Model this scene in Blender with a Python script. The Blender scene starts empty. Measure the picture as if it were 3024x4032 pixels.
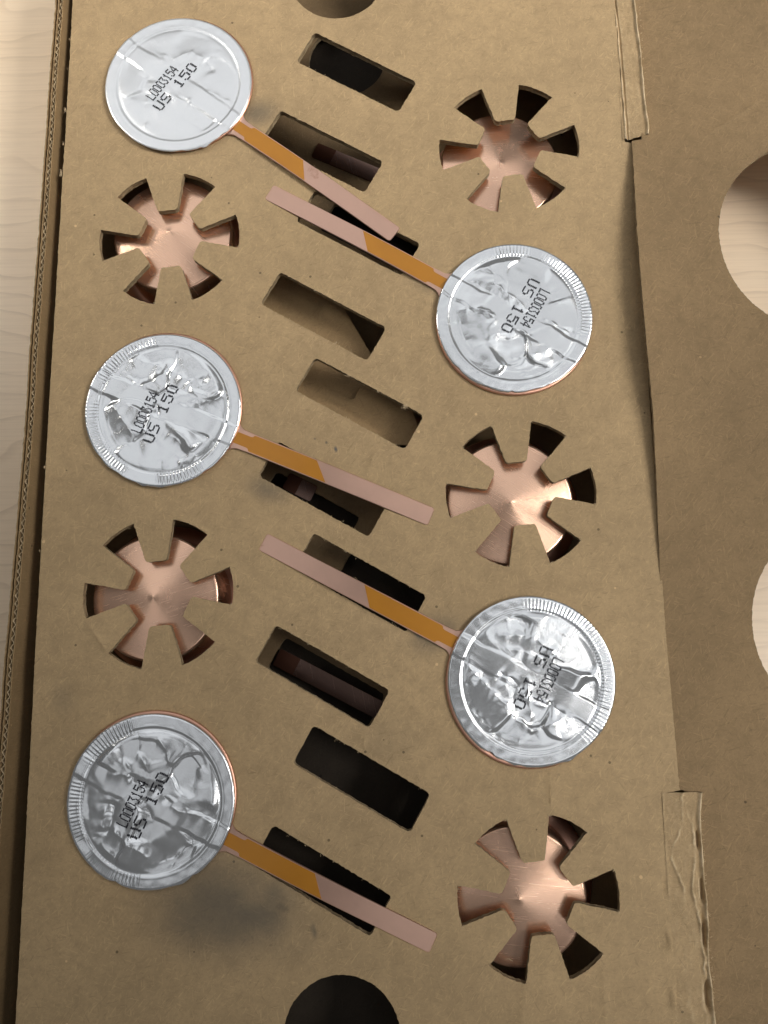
import bpy, bmesh, math, random
import numpy as np
from mathutils import Vector, Matrix
from mathutils.geometry import delaunay_2d_cdt

MM = 0.001
random.seed(7)
RNG = np.random.default_rng(11)
S = bpy.context.scene

# ------------------------------------------------------------------ camera, lamps, exposure
cd = bpy.data.cameras.new("camera")
cam = bpy.data.objects.new("camera", cd)
S.collection.objects.link(cam)
S.camera = cam
cd.lens = 3050 / 4032 * 36
cd.sensor_width = 36
cd.clip_start = 0.01
cd.clip_end = 50
CM = Matrix(((0.99968, 0.014261, 0.020893), (-0.011009, 0.988891, -0.148232), (-0.022775, 0.147954, 0.988732)))
cam.matrix_world = Matrix.Translation((0, 0, 0.2862)) @ CM.to_4x4()

w = bpy.data.worlds.new("World")
S.world = w
w.use_nodes = True
w.node_tree.nodes["Background"].inputs[0].default_value = (1.0, 0.985, 0.96, 1)
w.node_tree.nodes["Background"].inputs[1].default_value = 0.075


def area_lamp(name, loc, target, sx, sy, power, color, spread=180):
    l = bpy.data.lights.new(name, 'AREA')
    l.shape = 'RECTANGLE'
    l.size, l.size_y = sx, sy
    l.energy = power
    l.color = color
    l.spread = math.radians(spread)
    o = bpy.data.objects.new(name, l)
    S.collection.objects.link(o)
    o.location = loc
    d = Vector(target) - Vector(loc)
    o.rotation_euler = d.to_track_quat('-Z', 'Y').to_euler()
    return o


area_lamp("reflection_panel_lamp", (-0.45, 1.35, 1.45), (-0.45, 1.35, 0), 1.3, 1.0, 3.0, (0.97, 0.985, 1.0))  # these overhead panels are unseen, placed for foil and copper to mirror
area_lamp("reflection_panel_lamp", (0.30, 0.98, 1.45), (0.30, 0.98, 0), 1.1, 0.9, 1.55, (0.97, 0.985, 1.0))
area_lamp("reflection_panel_lamp", (-0.60, 0.36, 1.45), (-0.60, 0.36, 0), 0.7, 0.8, 1.05, (0.97, 0.985, 1.0))
area_lamp("reflection_panel_lamp", (-0.58, -0.34, 1.45), (-0.58, -0.34, 0), 0.5, 0.45, 0.28, (0.97, 0.985, 1.0))
area_lamp("reflection_panel_lamp", (0.42, 0.29, 1.45), (0.42, 0.29, 0), 0.75, 0.42, 0.80, (0.97, 0.985, 1.0))
area_lamp("reflection_panel_lamp", (0.42, -0.58, 1.45), (0.42, -0.58, 0), 0.8, 0.6, 1.0, (0.97, 0.985, 1.0))
area_lamp("ceiling_spot_lamp", (0.33, -0.03, 0.90), (0.05, 0.04, 0), 0.05, 0.12, 0.07, (1.0, 0.98, 0.95), 150)
area_lamp("front_fill_light", (0.42, -0.12, 0.50), (0.12, -0.08, 0), 0.12, 0.12, 0.10, (1.0, 0.97, 0.92), 44)  # unseen fill light added to lift the lower right
area_lamp("left_fill_light", (-0.74, 0.50, 0.55), (-0.23, 0.31, 0), 0.22, 0.22, 0.16, (1.0, 0.955, 0.88), 30)  # unseen fill light added to brighten the wood at top left
area_lamp("right_key_light", (0.64, 0.26, 0.62), (0.02, 0.34, 0), 0.40, 0.40, 0.88, (1.0, 0.965, 0.91), 50)  # unseen key light added at the right; narrow spread shapes the falloff

S.view_settings.view_transform = 'Standard'
S.view_settings.look = 'None'
S.view_settings.gamma = 1
S.view_settings.exposure = 0.10

# ------------------------------------------------------------------ object helpers


def link(o, parent=None):
    S.collection.objects.link(o)
    if parent:
        o.parent = parent
    return o


def thing(name, label, cat, loc=(0, 0, 0), rz=0, group=None):
    o = bpy.data.objects.new(name, None)
    o.empty_display_size = 0.005
    link(o)
    o.location = [c * MM for c in loc]
    o.rotation_euler = (0, 0, rz)
    o['label'] = label
    o['category'] = cat
    if group:
        o['group'] = group
    return o


def mesh_obj(name, verts, faces, mats, parent=None, fmat=None, smooth=None):
    me = bpy.data.meshes.new(name)
    v = np.asarray(verts, float) * MM
    me.from_pydata(v.tolist(), [], [list(map(int, f)) for f in faces])
    for m in (mats if isinstance(mats, (list, tuple)) else [mats]):
        me.materials.append(m)
    if fmat is not None:
        me.polygons.foreach_set('material_index', np.asarray(fmat, np.int32))
    if smooth is not None:
        s = np.full(len(faces), bool(smooth)) if np.isscalar(smooth) else np.asarray(smooth, bool)
        me.polygons.foreach_set('use_smooth', s)
    me.update()
    return link(bpy.data.objects.new(name, me), parent)


def smoothstep(a, b, x):
    t = np.clip((x - a) / (b - a), 0, 1)
    return t * t * (3 - 2 * t)


_PG = RNG.uniform(0, 2 * np.pi, (64, 64))


def noise2(x, y, seed=0):
    x = np.asarray(x, float) + seed * 17.31
    y = np.asarray(y, float) + seed * 9.77
    xi, yi = np.floor(x).astype(int), np.floor(y).astype(int)
    fx, fy = x - xi, y - yi

    def g(i, j):
        a = _PG[i % 64, j % 64]
        return np.cos(a) * (x - i) + np.sin(a) * (y - j)
    u, v = fx ** 3 * (fx * (fx * 6 - 15) + 10), fy ** 3 * (fy * (fy * 6 - 15) + 10)
    a = g(xi, yi) * (1 - u) + g(xi + 1, yi) * u
    b = g(xi, yi + 1) * (1 - u) + g(xi + 1, yi + 1) * u
    return (a * (1 - v) + b * v) * 1.4


def in_poly(px, py, poly):
    c = np.zeros(px.shape, bool)
    P = np.asarray(poly)
    for (x0, y0), (x1, y1) in zip(P, np.roll(P, -1, 0)):
        if y0 == y1:
            continue
        k = ((y0 > py) != (y1 > py)) & (px < (x1 - x0) * (py - y0) / (y1 - y0) + x0)
        c ^= k
    return c


def resample(poly, step, closed=True, jitter=0.0, seed=0):
    P = [np.array(p, float) for p in poly]
    n = len(P)
    out = []
    for i in range(n if closed else n - 1):
        a, b = P[i], P[(i + 1) % n]
        L = np.linalg.norm(b - a)
        k = max(1, int(round(L / step)))
        nrm = np.array([-(b - a)[1], (b - a)[0]]) / max(L, 1e-9)
        for j in range(k):
            p = a + (b - a) * j / k
            if jitter and (j > 0 or True):
                jj = jitter * (noise2(p[0] * 0.9 + 3, p[1] * 0.9, seed) + 0.6 * noise2(p[0] * 3.1, p[1] * 3.1, seed + 3))
                p = p + nrm * jj
            out.append(p)
    if not closed:
        out.append(P[-1])
    return np.array(out)


def sheet(name, outline, holes, zf, t, grid, mats, parent, creases=(), hole_step=0.8, jit=0.12, edge_step=1.2):
    """board of thickness t with cut-outs, its top following zf(x, y) and fine pressed creases"""
    loops = [resample(outline, edge_step, True, jit, 1)]
    for i, h in enumerate(holes):
        loops.append(resample(h, hole_step, True, jit, 5 + i))
    pts, edges = [], []
    for lp in loops:
        b = len(pts)
        pts += [tuple(p) for p in lp]
        edges += [(b + i, b + (i + 1) % len(lp)) for i in range(len(lp))]
    bnd = np.concatenate(loops)
    cz = {}
    cpts = []
    for cr in creases:
        line, amp, wd = cr
        P = resample(line, 1.5, False)
        tn = np.gradient(P, axis=0)
        tn /= np.maximum(np.linalg.norm(tn, axis=1, keepdims=True), 1e-9)
        nr = np.c_[-tn[:, 1], tn[:, 0]]
        taper = np.sin(np.linspace(0.15, np.pi - 0.15, len(P)))
        wob = noise2(P[:, 0] * 0.4, P[:, 1] * 0.4, 8)[:, None] * nr * 0.5
        for off, a in ((-wd, 0), (0, amp), (wd, 0)):
            Q = P + wob + nr * off
            for q, tp in zip(Q, taper):
                cpts.append((q[0], q[1], 1.4 * a * tp))
    mn, mx = bnd.min(0), bnd.max(0)
    gx, gy = np.meshgrid(np.arange(mn[0] + grid / 2, mx[0], grid), np.arange(mn[1] + grid / 2, mx[1], grid))
    gx = (gx + RNG.uniform(-.25, .25, gx.shape) * grid).ravel()
    gy = (gy + RNG.uniform(-.25, .25, gy.shape) * grid).ravel()

    def ok(px, py, dmin):
        k = in_poly(px, py, loops[0])
        for lp in loops[1:]:
            b0, b1 = lp.min(0), lp.max(0)
            s = (px > b0[0]) & (px < b1[0]) & (py > b0[1]) & (py < b1[1])
            if s.any():
                kk = np.zeros(px.shape, bool)
                kk[s] = in_poly(px[s], py[s], lp)
                k &= ~kk
        for i in range(0, len(px), 2000):
            d = ((px[i:i + 2000, None] - bnd[None, :, 0]) ** 2 + (py[i:i + 2000, None] - bnd[None, :, 1]) ** 2).min(1)
            k[i:i + 2000] &= d > dmin ** 2
        return k
    if cpts:
        C = np.array(cpts)
        C = C[ok(C[:, 0], C[:, 1], 0.4)]
    else:
        C = np.zeros((0, 3))
    k = ok(gx, gy, grid * 0.5)
    G = np.c_[gx, gy][k]
    if len(C):
        kk = np.ones(len(G), bool)
        for i in range(0, len(G), 2000):
            kk[i:i + 2000] = ((G[i:i + 2000, None] - C[None, :, :2]) ** 2).sum(2).min(1) > 1.0
        G = G[kk]
    nb = len(pts)
    allp = pts + [tuple(c[:2]) for c in C] + [tuple(g) for g in G]
    vs, _, fs, ov, _, _ = delaunay_2d_cdt([Vector(p) for p in allp], edges, [], 0, 1e-5)
    V = np.array([(v.x, v.y) for v in vs])
    crz = np.zeros(len(V))
    for i, o in enumerate(ov):
        for j in o:
            if nb <= j < nb + len(C):
                crz[i] = C[j - nb, 2]
    F = np.array([f for f in fs if len(f) == 3])
    cen = V[F].mean(1)
    keep = in_poly(cen[:, 0], cen[:, 1], loops[0])
    for lp in loops[1:]:
        b0, b1 = lp.min(0), lp.max(0)
        s = (cen[:, 0] > b0[0]) & (cen[:, 0] < b1[0]) & (cen[:, 1] > b0[1]) & (cen[:, 1] < b1[1])
        kk = np.zeros(len(cen), bool)
        kk[s] = in_poly(cen[s, 0], cen[s, 1], lp)
        keep &= ~kk
    F = F[keep]
    a = V[F]
    ar = (a[:, 1, 0] - a[:, 0, 0]) * (a[:, 2, 1] - a[:, 0, 1]) - (a[:, 2, 0] - a[:, 0, 0]) * (a[:, 1, 1] - a[:, 0, 1])
    F[ar < 0] = F[ar < 0][:, ::-1]
    zt = zf(V[:, 0], V[:, 1]) + crz
    n = len(V)
    verts = [np.c_[V, zt], np.c_[V, zt - t]]
    faces = [tuple(f) for f in F] + [tuple(f[::-1] + n) for f in F]
    fm = [0] * (2 * len(F))
    sm = [True] * len(F) + [False] * len(F)
    b = 2 * n
    layers = [0, 0.12, 0.3, 0.5, 0.7, 0.88, 1.0]
    for li, lp in enumerate(loops):
        z = zf(lp[:, 0], lp[:, 1])
        m = len(lp)
        nxt, prv = np.roll(lp, -1, 0), np.roll(lp, 1, 0)
        tn = nxt - prv
        tn /= np.maximum(np.linalg.norm(tn, axis=1, keepdims=True), 1e-9)
        nr = np.c_[tn[:, 1], -tn[:, 0]]
        orient = np.sign((lp[:, 0] * nxt[:, 1] - nxt[:, 0] * lp[:, 1]).sum())
        nr *= orient * (1 if li == 0 else -1)      # points out of the board
        for q, fr in enumerate(layers):
            rec = 0.0 if q in (0, 1, 5, 6) else 0.16
            dis = noise2(lp[:, 0] * 1.7 + q * 5, lp[:, 1] * 1.7, 20 + q) * (0.0 if q == 0 else 0.12)
            Q = lp - nr * (rec + dis)[:, None] if isinstance(dis, np.ndarray) else lp
            verts.append(np.c_[Q, z - t * fr])
        for q in range(len(layers) - 1):
            for i in range(m):
                j = (i + 1) % m
                f = (b + q * m + i, b + (q + 1) * m + i, b + (q + 1) * m + j, b + q * m + j)
                if orient * (1 if li == 0 else -1) < 0:
                    f = f[::-1]
                faces.append(f)
                fm.append(1)
                sm.append(False)
        b += len(layers) * m
    return mesh_obj(name, np.concatenate(verts), faces, mats, parent, fm, sm)


def prism(name, poly, z0f, t, mat, parent, bevel=0.0, smooth=False):
    if max(p[0] for p in poly) - min(p[0] for p in poly) > 30:
        poly = resample(poly, 4.0)
    """flat strip: polygon (u, v) with top at z0f(u), thickness t, ears rounded by the polygon itself"""
    P = np.asarray(poly, float)
    n = len(P)
    z = np.array([z0f(u) for u in P[:, 0]])
    c = P.mean(0)
    if bevel:
        nxt, prv = np.roll(P, -1, 0), np.roll(P, 1, 0)
        tn = nxt - prv
        tn /= np.maximum(np.linalg.norm(tn, axis=1, keepdims=True), 1e-9)
        nr = np.c_[tn[:, 1], -tn[:, 0]] * np.sign((P[:, 0] * nxt[:, 1] - nxt[:, 0] * P[:, 1]).sum())
        I = P - nr * bevel
        V = np.concatenate([np.c_[I, z], np.c_[P, z - bevel], np.c_[P, z - t]])
        k = 3
    else:
        V = np.concatenate([np.c_[P, z], np.c_[P, z - t]])
        k = 2
    # cap triangles
    vs, _, fs, _, _, _ = delaunay_2d_cdt([Vector(p) for p in (I if bevel else P)], [(i, (i + 1) % n) for i in range(n)], [], 1, 1e-7)
    faces = []
    for f in fs:
        f = list(f)
        a, b_, c_ = [P[i] for i in f[:3]]
        if (b_[0] - a[0]) * (c_[1] - a[1]) - (c_[0] - a[0]) * (b_[1] - a[1]) < 0:
            f = f[::-1]
        faces.append(tuple(f))
        faces.append(tuple(i + (k - 1) * n for i in f[::-1]))
    ccw = (P[:, 0] * np.roll(P[:, 1], -1) - np.roll(P[:, 0], -1) * P[:, 1]).sum() > 0
    for q in range(k - 1):
        for i in range(n):
            j = (i + 1) % n
            f = (q * n + i, (q + 1) * n + i, (q + 1) * n + j, q * n + j)
            faces.append(f if ccw else f[::-1])
    return mesh_obj(name, V, faces, mat, parent, None, smooth)


def grid_mesh(name, fx, nu, nv, mat, parent, smooth=True, closed_u=False):
    U, Vv = np.meshgrid(np.linspace(0, 1, nu, endpoint=not closed_u), np.linspace(0, 1, nv))
    P = fx(U, Vv)
    verts = np.stack(P, -1).reshape(-1, 3)
    faces = []
    for j in range(nv - 1):
        for i in range(nu if closed_u else nu - 1):
            i2 = (i + 1) % nu
            faces.append((j * nu + i, j * nu + i2, (j + 1) * nu + i2, (j + 1) * nu + i))
    return mesh_obj(name, verts, faces, mat, parent, None, smooth)


# ------------------------------------------------------------------ materials


class NT:
    def __init__(self, name):
        self.m = bpy.data.materials.new(name)
        self.m.use_nodes = True
        self.t = self.m.node_tree
        self.b = self.t.nodes["Principled BSDF"]
        tc = self.t.nodes.new('ShaderNodeTexCoord')
        self.obj = tc.outputs['Object']

    def n(self, typ, **kw):
        nd = self.t.nodes.new(typ)
        for k, v in kw.items():
            if k.startswith('i_'):
                key = k[2:]
                nd.inputs[int(key) if key.isdigit() else key].default_value = v
            else:
                setattr(nd, k, v)
        return nd

    def l(self, a, b):
        self.t.links.new(a, b)

    def mapping(self, scale=(1, 1, 1), rot=(0, 0, 0), loc=(0, 0, 0), src=None):
        src = src or self.obj
        if rot[2]:
            rt = self.n('ShaderNodeVectorRotate', rotation_type='Z_AXIS')
            self.l(src, rt.inputs[0])
            rt.inputs['Angle'].default_value = rot[2]
            src = rt.outputs[0]
        mp = self.n('ShaderNodeMapping')
        mp.inputs['Scale'].default_value = scale
        mp.inputs['Location'].default_value = loc
        self.l(src, mp.inputs['Vector'])
        return mp.outputs[0]

    def noise(self, scale, detail=3, rough=0.55, vec=None, dist=0):
        nd = self.n('ShaderNodeTexNoise')
        nd.inputs['Scale'].default_value = scale
        nd.inputs['Detail'].default_value = detail
        nd.inputs['Roughness'].default_value = rough
        nd.inputs['Distortion'].default_value = dist
        self.l(vec or self.obj, nd.inputs['Vector'])
        return nd.outputs['Fac']

    def ramp(self, fac, stops):
        r = self.n('ShaderNodeValToRGB')
        el = r.color_ramp.elements
        while len(el) < len(stops):
            el.new(0.5)
        for e, (p, c) in zip(el, stops):
            e.position = p
            e.color = (c, c, c, 1) if np.isscalar(c) else (*c, 1)
        self.l(fac, r.inputs[0])
        return r.outputs[0]

    def math(self, op, a, b=None, c=None, clamp=False):
        nd = self.n('ShaderNodeMath', operation=op, use_clamp=clamp)
        for i, x in enumerate((a, b, c)):
            if x is None:
                continue
            if isinstance(x, (int, float)):
                nd.inputs[i].default_value = x
            else:
                self.l(x, nd.inputs[i])
        return nd.outputs[0]

    def mix(self, fac, a, b, blend='MIX'):
        nd = self.n('ShaderNodeMix', data_type='RGBA', blend_type=blend)
        for i, x in ((0, fac), (6, a), (7, b)):
            if isinstance(x, (int, float)):
                nd.inputs[i].default_value = x
            elif isinstance(x, tuple):
                nd.inputs[i].default_value = (*x, 1)
            else:
                self.l(x, nd.inputs[i])
        return nd.outputs[2]

    def bump(self, h, strength, dist, normal=None):
        nd = self.n('ShaderNodeBump')
        nd.inputs['Strength'].default_value = strength
        nd.inputs['Distance'].default_value = dist
        self.l(h, nd.inputs['Height'])
        if normal:
            self.l(normal, nd.inputs['Normal'])
        return nd.outputs[0]


def kraft(name, col, dark=1.0, stains=(), wear=False, contrast=1.0):
    M = NT(name)
    base = tuple(c * dark for c in col)
    big = M.noise(22, 3, 0.6)
    mid = M.noise(170, 4, 0.65)
    fine = M.noise(900, 3, 0.7)
    c = M.mix(M.ramp(big, [(0.3, 0), (0.72, 1)]), tuple(x * (1 - .09 * contrast) for x in base), tuple(x * (1 + .07 * contrast) for x in base))
    c = M.mix(M.math('MULTIPLY', M.ramp(mid, [(0.35, 1), (0.56, 0)]), 0.20 * contrast), c, tuple(x * 0.55 for x in base))
    c = M.mix(M.math('MULTIPLY', M.ramp(fine, [(0.32, 1), (0.55, 0)]), 0.20 * contrast), c, tuple(x * 0.6 for x in base))
    fib = None
    for k, (rz, s1, s2) in enumerate(((0.3, 260, 1900), (1.5, 240, 1700), (-0.8, 300, 2100), (2.2, 200, 1500))):
        f = M.ramp(M.noise(1, 2, 0.5, M.mapping((s1, s2, s1), (0, 0, rz), (k * 3.1, k, 0)), 0.6), [(0.62, 0), (0.72, 1)])
        fib = f if fib is None else M.math('MAXIMUM', fib, f)
        d = M.ramp(M.noise(1, 2, 0.5, M.mapping((s1 * .8, s2, s1), (0, 0, rz + .7), (k * 5.7 + 2, k, 3)), 0.6), [(0.64, 0), (0.74, 1)])
        c = M.mix(M.math('MULTIPLY', d, 0.30 * contrast), c, tuple(x * 0.5 for x in base))
    c = M.mix(M.math('MULTIPLY', fib, 0.24 * contrast), c, tuple(min(1, x * 1.55) for x in base))
    # dark specks
    vo = M.n('ShaderNodeTexVoronoi', feature='F1')
    vo.inputs['Scale'].default_value = 150
    M.l(M.obj, vo.inputs['Vector'])
    sep = M.n('ShaderNodeSeparateColor')
    M.l(vo.outputs['Color'], sep.inputs[0])
    sp = M.math('MULTIPLY', M.math('LESS_THAN', vo.outputs['Distance'], 0.075), M.math('GREATER_THAN', sep.outputs[0], 0.90))
    c = M.mix(M.math('MULTIPLY', sp, 0.75), c, tuple(x * 0.22 for x in base))
    sp2 = M.math('MULTIPLY', M.math('LESS_THAN', vo.outputs['Distance'], 0.09), M.math('LESS_THAN', sep.outputs[1], 0.05))
    c = M.mix(M.math('MULTIPLY', sp2, 0.5), c, tuple(min(1, x * 1.9) for x in base))
    for (x, y, rx, ry, rot, colr, st) in stains:
        mp = M.mapping((1 / (rx * MM), 1 / (ry * MM), 0), (0, 0, 0), (0, 0, 0))
        sub = M.n('ShaderNodeVectorMath', operation='SUBTRACT')
        M.l(M.obj, sub.inputs[0])
        sub.inputs[1].default_value = (x * MM, y * MM, 0)
        rt = M.n('ShaderNodeVectorRotate', rotation_type='Z_AXIS')
        M.l(sub.outputs[0], rt.inputs[0])
        rt.inputs['Angle'].default_value = -rot
        sc = M.n('ShaderNodeVectorMath', operation='MULTIPLY')
        M.l(rt.outputs[0], sc.inputs[0])
        sc.inputs[1].default_value = (1 / (rx * MM), 1 / (ry * MM), 0)
        ln = M.n('ShaderNodeVectorMath', operation='LENGTH')
        M.l(sc.outputs[0], ln.inputs[0])
        r = M.math('ADD', ln.outputs['Value'], M.math('MULTIPLY', M.math('SUBTRACT', M.noise(70 if rx > 4 else 500, 3), 0.5), 0.45))
        msk = M.ramp(r, [(0.05, 1), (0.98, 0)])
        M.t.nodes[-1].color_ramp.interpolation = 'EASE'
        c = M.mix(M.math('MULTIPLY', msk, st), c, colr)
    if wear:    # rubbed-through paper along the fold crests
        at = M.n('ShaderNodeAttribute', attribute_name='wear')
        c = M.mix(M.math('MULTIPLY', at.outputs['Fac'], M.ramp(M.noise(170, 4, 0.7), [(0.36, 0.1), (0.62, 1)])), c, (0.86, 0.70, 0.47))
    M.l(c, M.b.inputs['Base Color'])
    M.b.inputs['Roughness'].default_value = 0.78
    M.b.inputs['Specular IOR Level'].default_value = 0.28
    h = M.math('ADD', M.math('MULTIPLY', mid, 0.7), M.math('ADD', M.math('MULTIPLY', fine, 0.5), M.math('MULTIPLY', fib, 0.35)))
    M.l(M.bump(h, 0.8, 0.00024), M.b.inputs['Normal'])
    return M.m


KRAFT = (0.445, 0.315, 0.172)
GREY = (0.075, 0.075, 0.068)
m_tray = kraft("kraft_tray", KRAFT, 1.02, contrast=1.4, stains=[
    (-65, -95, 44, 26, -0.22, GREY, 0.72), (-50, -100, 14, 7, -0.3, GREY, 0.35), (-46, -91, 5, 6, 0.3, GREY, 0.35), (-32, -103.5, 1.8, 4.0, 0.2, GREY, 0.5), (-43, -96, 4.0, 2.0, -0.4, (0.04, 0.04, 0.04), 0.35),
    (-56, 208, 14, 9, 0.2, GREY, 0.55), (-50, 52, 13, 7, -0.3, GREY, 0.5), (12, -3, 13, 8, 0.4, GREY, 0.5), (6, -2, 2.2, 3, 0.4, (0.10, 0.13, 0.15), 0.7), (12, 134, 14, 7, -0.5, GREY, 0.4), (14, -2, 20, 11, 0.3, GREY, 0.25),
    (-24.1, 67.3, 1.0, 1.7, 0.2, (0.07, 0.08, 0.10), 0.9), (-27.6, 69.9, 0.9, 1.0, 0.2, (0.07, 0.07, 0.07), 0.75), (-32.0, 71.4, 0.8, 0.8, 0, (0.08, 0.08, 0.08), 0.6),
    (-124, -24, 7, 9, 0.2, GREY, 0.22), (-5, -40, 20, 12, .2, GREY, 0.10)])
m_tab = kraft("kraft_tab", KRAFT, 0.97, wear=True, contrast=1.4)
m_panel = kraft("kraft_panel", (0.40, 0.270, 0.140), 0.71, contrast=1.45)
m_box = kraft("kraft_box", (0.36, 0.24, 0.12), 0.95)
m_inner_shade = kraft("kraft_inner_shade", (0.25, 0.17, 0.09), 0.95)  # lower tray's shade put into a darker copy of the kraft colour
m_floor_shade = kraft("floor_shade_board", (0.045, 0.034, 0.024), 1.0)  # depth shade of the slots put into the floor's colour


def edge_mat():
    M = NT("kraft_cut_edge")
    wv = M.noise(1, 3, 0.6, M.mapping((300, 300, 1800)))
    c = M.mix(M.ramp(wv, [(0.3, 0), (0.7, 1)]), (0.16, 0.11, 0.062), (0.40, 0.31, 0.19))
    M.l(c, M.b.inputs['Base Color'])
    M.b.inputs['Roughness'].default_value = 0.9
    M.b.inputs['Specular IOR Level'].default_value = 0.15
    M.l(M.bump(wv, 0.6, 0.0003), M.b.inputs['Normal'])
    return M.m


m_edge = edge_mat()


def fibre_mat():
    M = NT("torn_paper_fibre")
    c = M.mix(M.noise(300), (0.42, 0.30, 0.17), (0.62, 0.49, 0.31))
    M.l(c, M.b.inputs['Base Color'])
    M.b.inputs['Roughness'].default_value = 0.9
    return M.m


m_fibre = fibre_mat()


def foil_mat(name="aluminium_foil", metal=0.86, rough=0.14):
    M = NT(name)
    br = M.noise(1, 3, 0.6, M.mapping((700, 5200, 700), (0, 0, 0.5)))
    bl = M.noise(160, 4, 0.6)
    c = M.mix(bl, (0.82, 0.845, 0.875), (0.89, 0.91, 0.94))
    M.l(c, M.b.inputs['Base Color'])
    M.b.inputs['Metallic'].default_value = metal
    r = M.math('ADD', M.math('MULTIPLY', bl, 0.12), rough)
    M.l(r, M.b.inputs['Roughness'])
    M.l(M.bump(M.math('ADD', br, M.math('MULTIPLY', bl, 0.6)), 0.14, 0.00008), M.b.inputs['Normal'])
    return M.m


def copper_mat(name, rough, tarnish=0.35, col=(0.97, 0.65, 0.50), fine=0.25, metal=1.0, mott=0.92):
    M = NT(name)
    oi = M.n('ShaderNodeObjectInfo')
    off = M.n('ShaderNodeVectorMath', operation='ADD')
    M.l(M.obj, off.inputs[0])
    M.l(oi.outputs['Random'], off.inputs[1])
    v = off.outputs[0]
    bl = M.noise(60, 4, 0.65, v)
    st = M.ramp(M.noise(140, 5, 0.7, v, 1.0), [(0.60, 0), (0.70, 1)])
    gate = M.ramp(M.noise(38, 2, 0.5, v), [(0.53, 0), (0.64, 1)])
    stain = M.math('MULTIPLY', st, gate)
    scr = M.ramp(M.noise(1, 2, 0.5, M.mapping((60, 2600, 60), (0, 0, 0.9), src=v), 1.2), [(0.66, 0), (0.70, 1)])
    c = M.mix(bl, tuple(x * mott for x in col), tuple(min(1, x * 1.06) for x in col))
    c = M.mix(M.math('MULTIPLY', stain, tarnish * 2), c, (0.40, 0.17, 0.12))
    M.l(c, M.b.inputs['Base Color'])
    M.b.inputs['Metallic'].default_value = metal
    r = M.math('ADD', M.math('MULTIPLY', bl, 0.12), rough - 0.06)
    r = M.math('ADD', r, M.math('MULTIPLY', stain, 0.3))
    r = M.math('ADD', r, M.math('MULTIPLY', scr, 0.06))
    M.l(r, M.b.inputs['Roughness'])
    M.l(M.bump(M.math('ADD', M.noise(500, 3, 0.6, v), M.math('MULTIPLY', scr, 0.22)), fine, 0.00006), M.b.inputs['Normal'])
    return M.m


m_foil = foil_mat()
m_foil_matte = foil_mat("matte_aluminium_foil", 0.72, 0.27)
m_cone = copper_mat("polished_copper", 0.23, 0.30, (0.98, 0.615, 0.435), metal=0.88)
m_lead = copper_mat("satin_copper", 0.31, 0.40, (0.75, 0.475, 0.365), mott=0.80)
m_strip_shade = copper_mat("shaded_strip_copper", 0.24, 0.3, (0.22, 0.14, 0.115))  # copper darkened in colour to carry the shade inside the slots
m_film_end = copper_mat("dark_film", 0.35, 0.3, (0.10, 0.045, 0.03))  # dark reddish brown for the film ends of the lower strips
m_flange = copper_mat("copper_rim", 0.38, 0.25, (0.78, 0.44, 0.32))


def film_mat():
    M = NT("amber_polyimide_film")
    bl = M.noise(90, 3)
    c = M.mix(bl, (0.44, 0.172, 0.010), (0.56, 0.235, 0.014))
    M.l(c, M.b.inputs['Base Color'])
    M.b.inputs['Metallic'].default_value = 0.35
    M.b.inputs['Roughness'].default_value = 0.36
    M.b.inputs['Coat Weight'].default_value = 0.4
    M.b.inputs['Coat Roughness'].default_value = 0.16
    M.l(M.bump(M.noise(240, 3), 0.18, 0.0002), M.b.inputs['Normal'])
    return M.m


m_film = film_mat()


def ink_mat():
    M = NT("black_ink")
    c = M.mix(M.noise(900), (0.006, 0.006, 0.010), (0.022, 0.022, 0.030))
    M.l(c, M.b.inputs['Base Color'])
    M.b.inputs['Roughness'].default_value = 0.38
    M.b.inputs['Specular IOR Level'].default_value = 0.45
    return M.m


m_ink = ink_mat()


def wood_mat():
    M = NT("pale_maple")
    warp = M.n('ShaderNodeVectorMath', operation='ADD')
    M.l(M.obj, warp.inputs[0])
    nz = M.n('ShaderNodeTexNoise')
    nz.inputs['Scale'].default_value = 7
    nz.inputs['Detail'].default_value = 3
    M.l(M.mapping((1, 2.0, 1)), nz.inputs['Vector'])
    sc = M.n('ShaderNodeVectorMath', operation='SCALE')
    M.l(nz.outputs['Color'], sc.inputs[0])
    sc.inputs['Scale'].default_value = 0.075
    M.l(sc.outputs[0], warp.inputs[1])
    wv = M.n('ShaderNodeTexWave', wave_type='BANDS', bands_direction='Y', wave_profile='SAW')
    wv.inputs['Scale'].default_value = 26
    wv.inputs['Distortion'].default_value = 1.2
    wv.inputs['Detail'].default_value = 2
    wv.inputs['Detail Scale'].default_value = 1.5
    M.l(warp.outputs[0], wv.inputs['Vector'])
    line = M.ramp(wv.outputs['Fac'], [(0.0, 0.15), (0.78, 0.30), (0.95, 1), (1.0, 0.0)])
    grain = M.noise(1, 4, 0.6, M.mapping((25, 900, 25)))
    big = M.noise(9, 3, 0.5, M.mapping((1, 3, 1)))
    c = M.mix(big, (0.82, 0.64, 0.445), (0.89, 0.715, 0.52))
    c = M.mix(M.math('MULTIPLY', line, M.ramp(M.noise(16), [(0.3, 0.12), (0.7, 0.46)])), c, (0.45, 0.30, 0.18))
    c = M.mix(M.math('MULTIPLY', M.ramp(grain, [(0.45, 0), (0.75, 1)]), 0.25), c, (0.52, 0.37, 0.23))
    M.l(c, M.b.inputs['Base Color'])
    M.b.inputs['Roughness'].default_value = 0.42
    M.b.inputs['Coat Weight'].default_value = 0.15
    M.b.inputs['Coat Roughness'].default_value = 0.3
    return M.m


m_wood = wood_mat()

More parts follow.
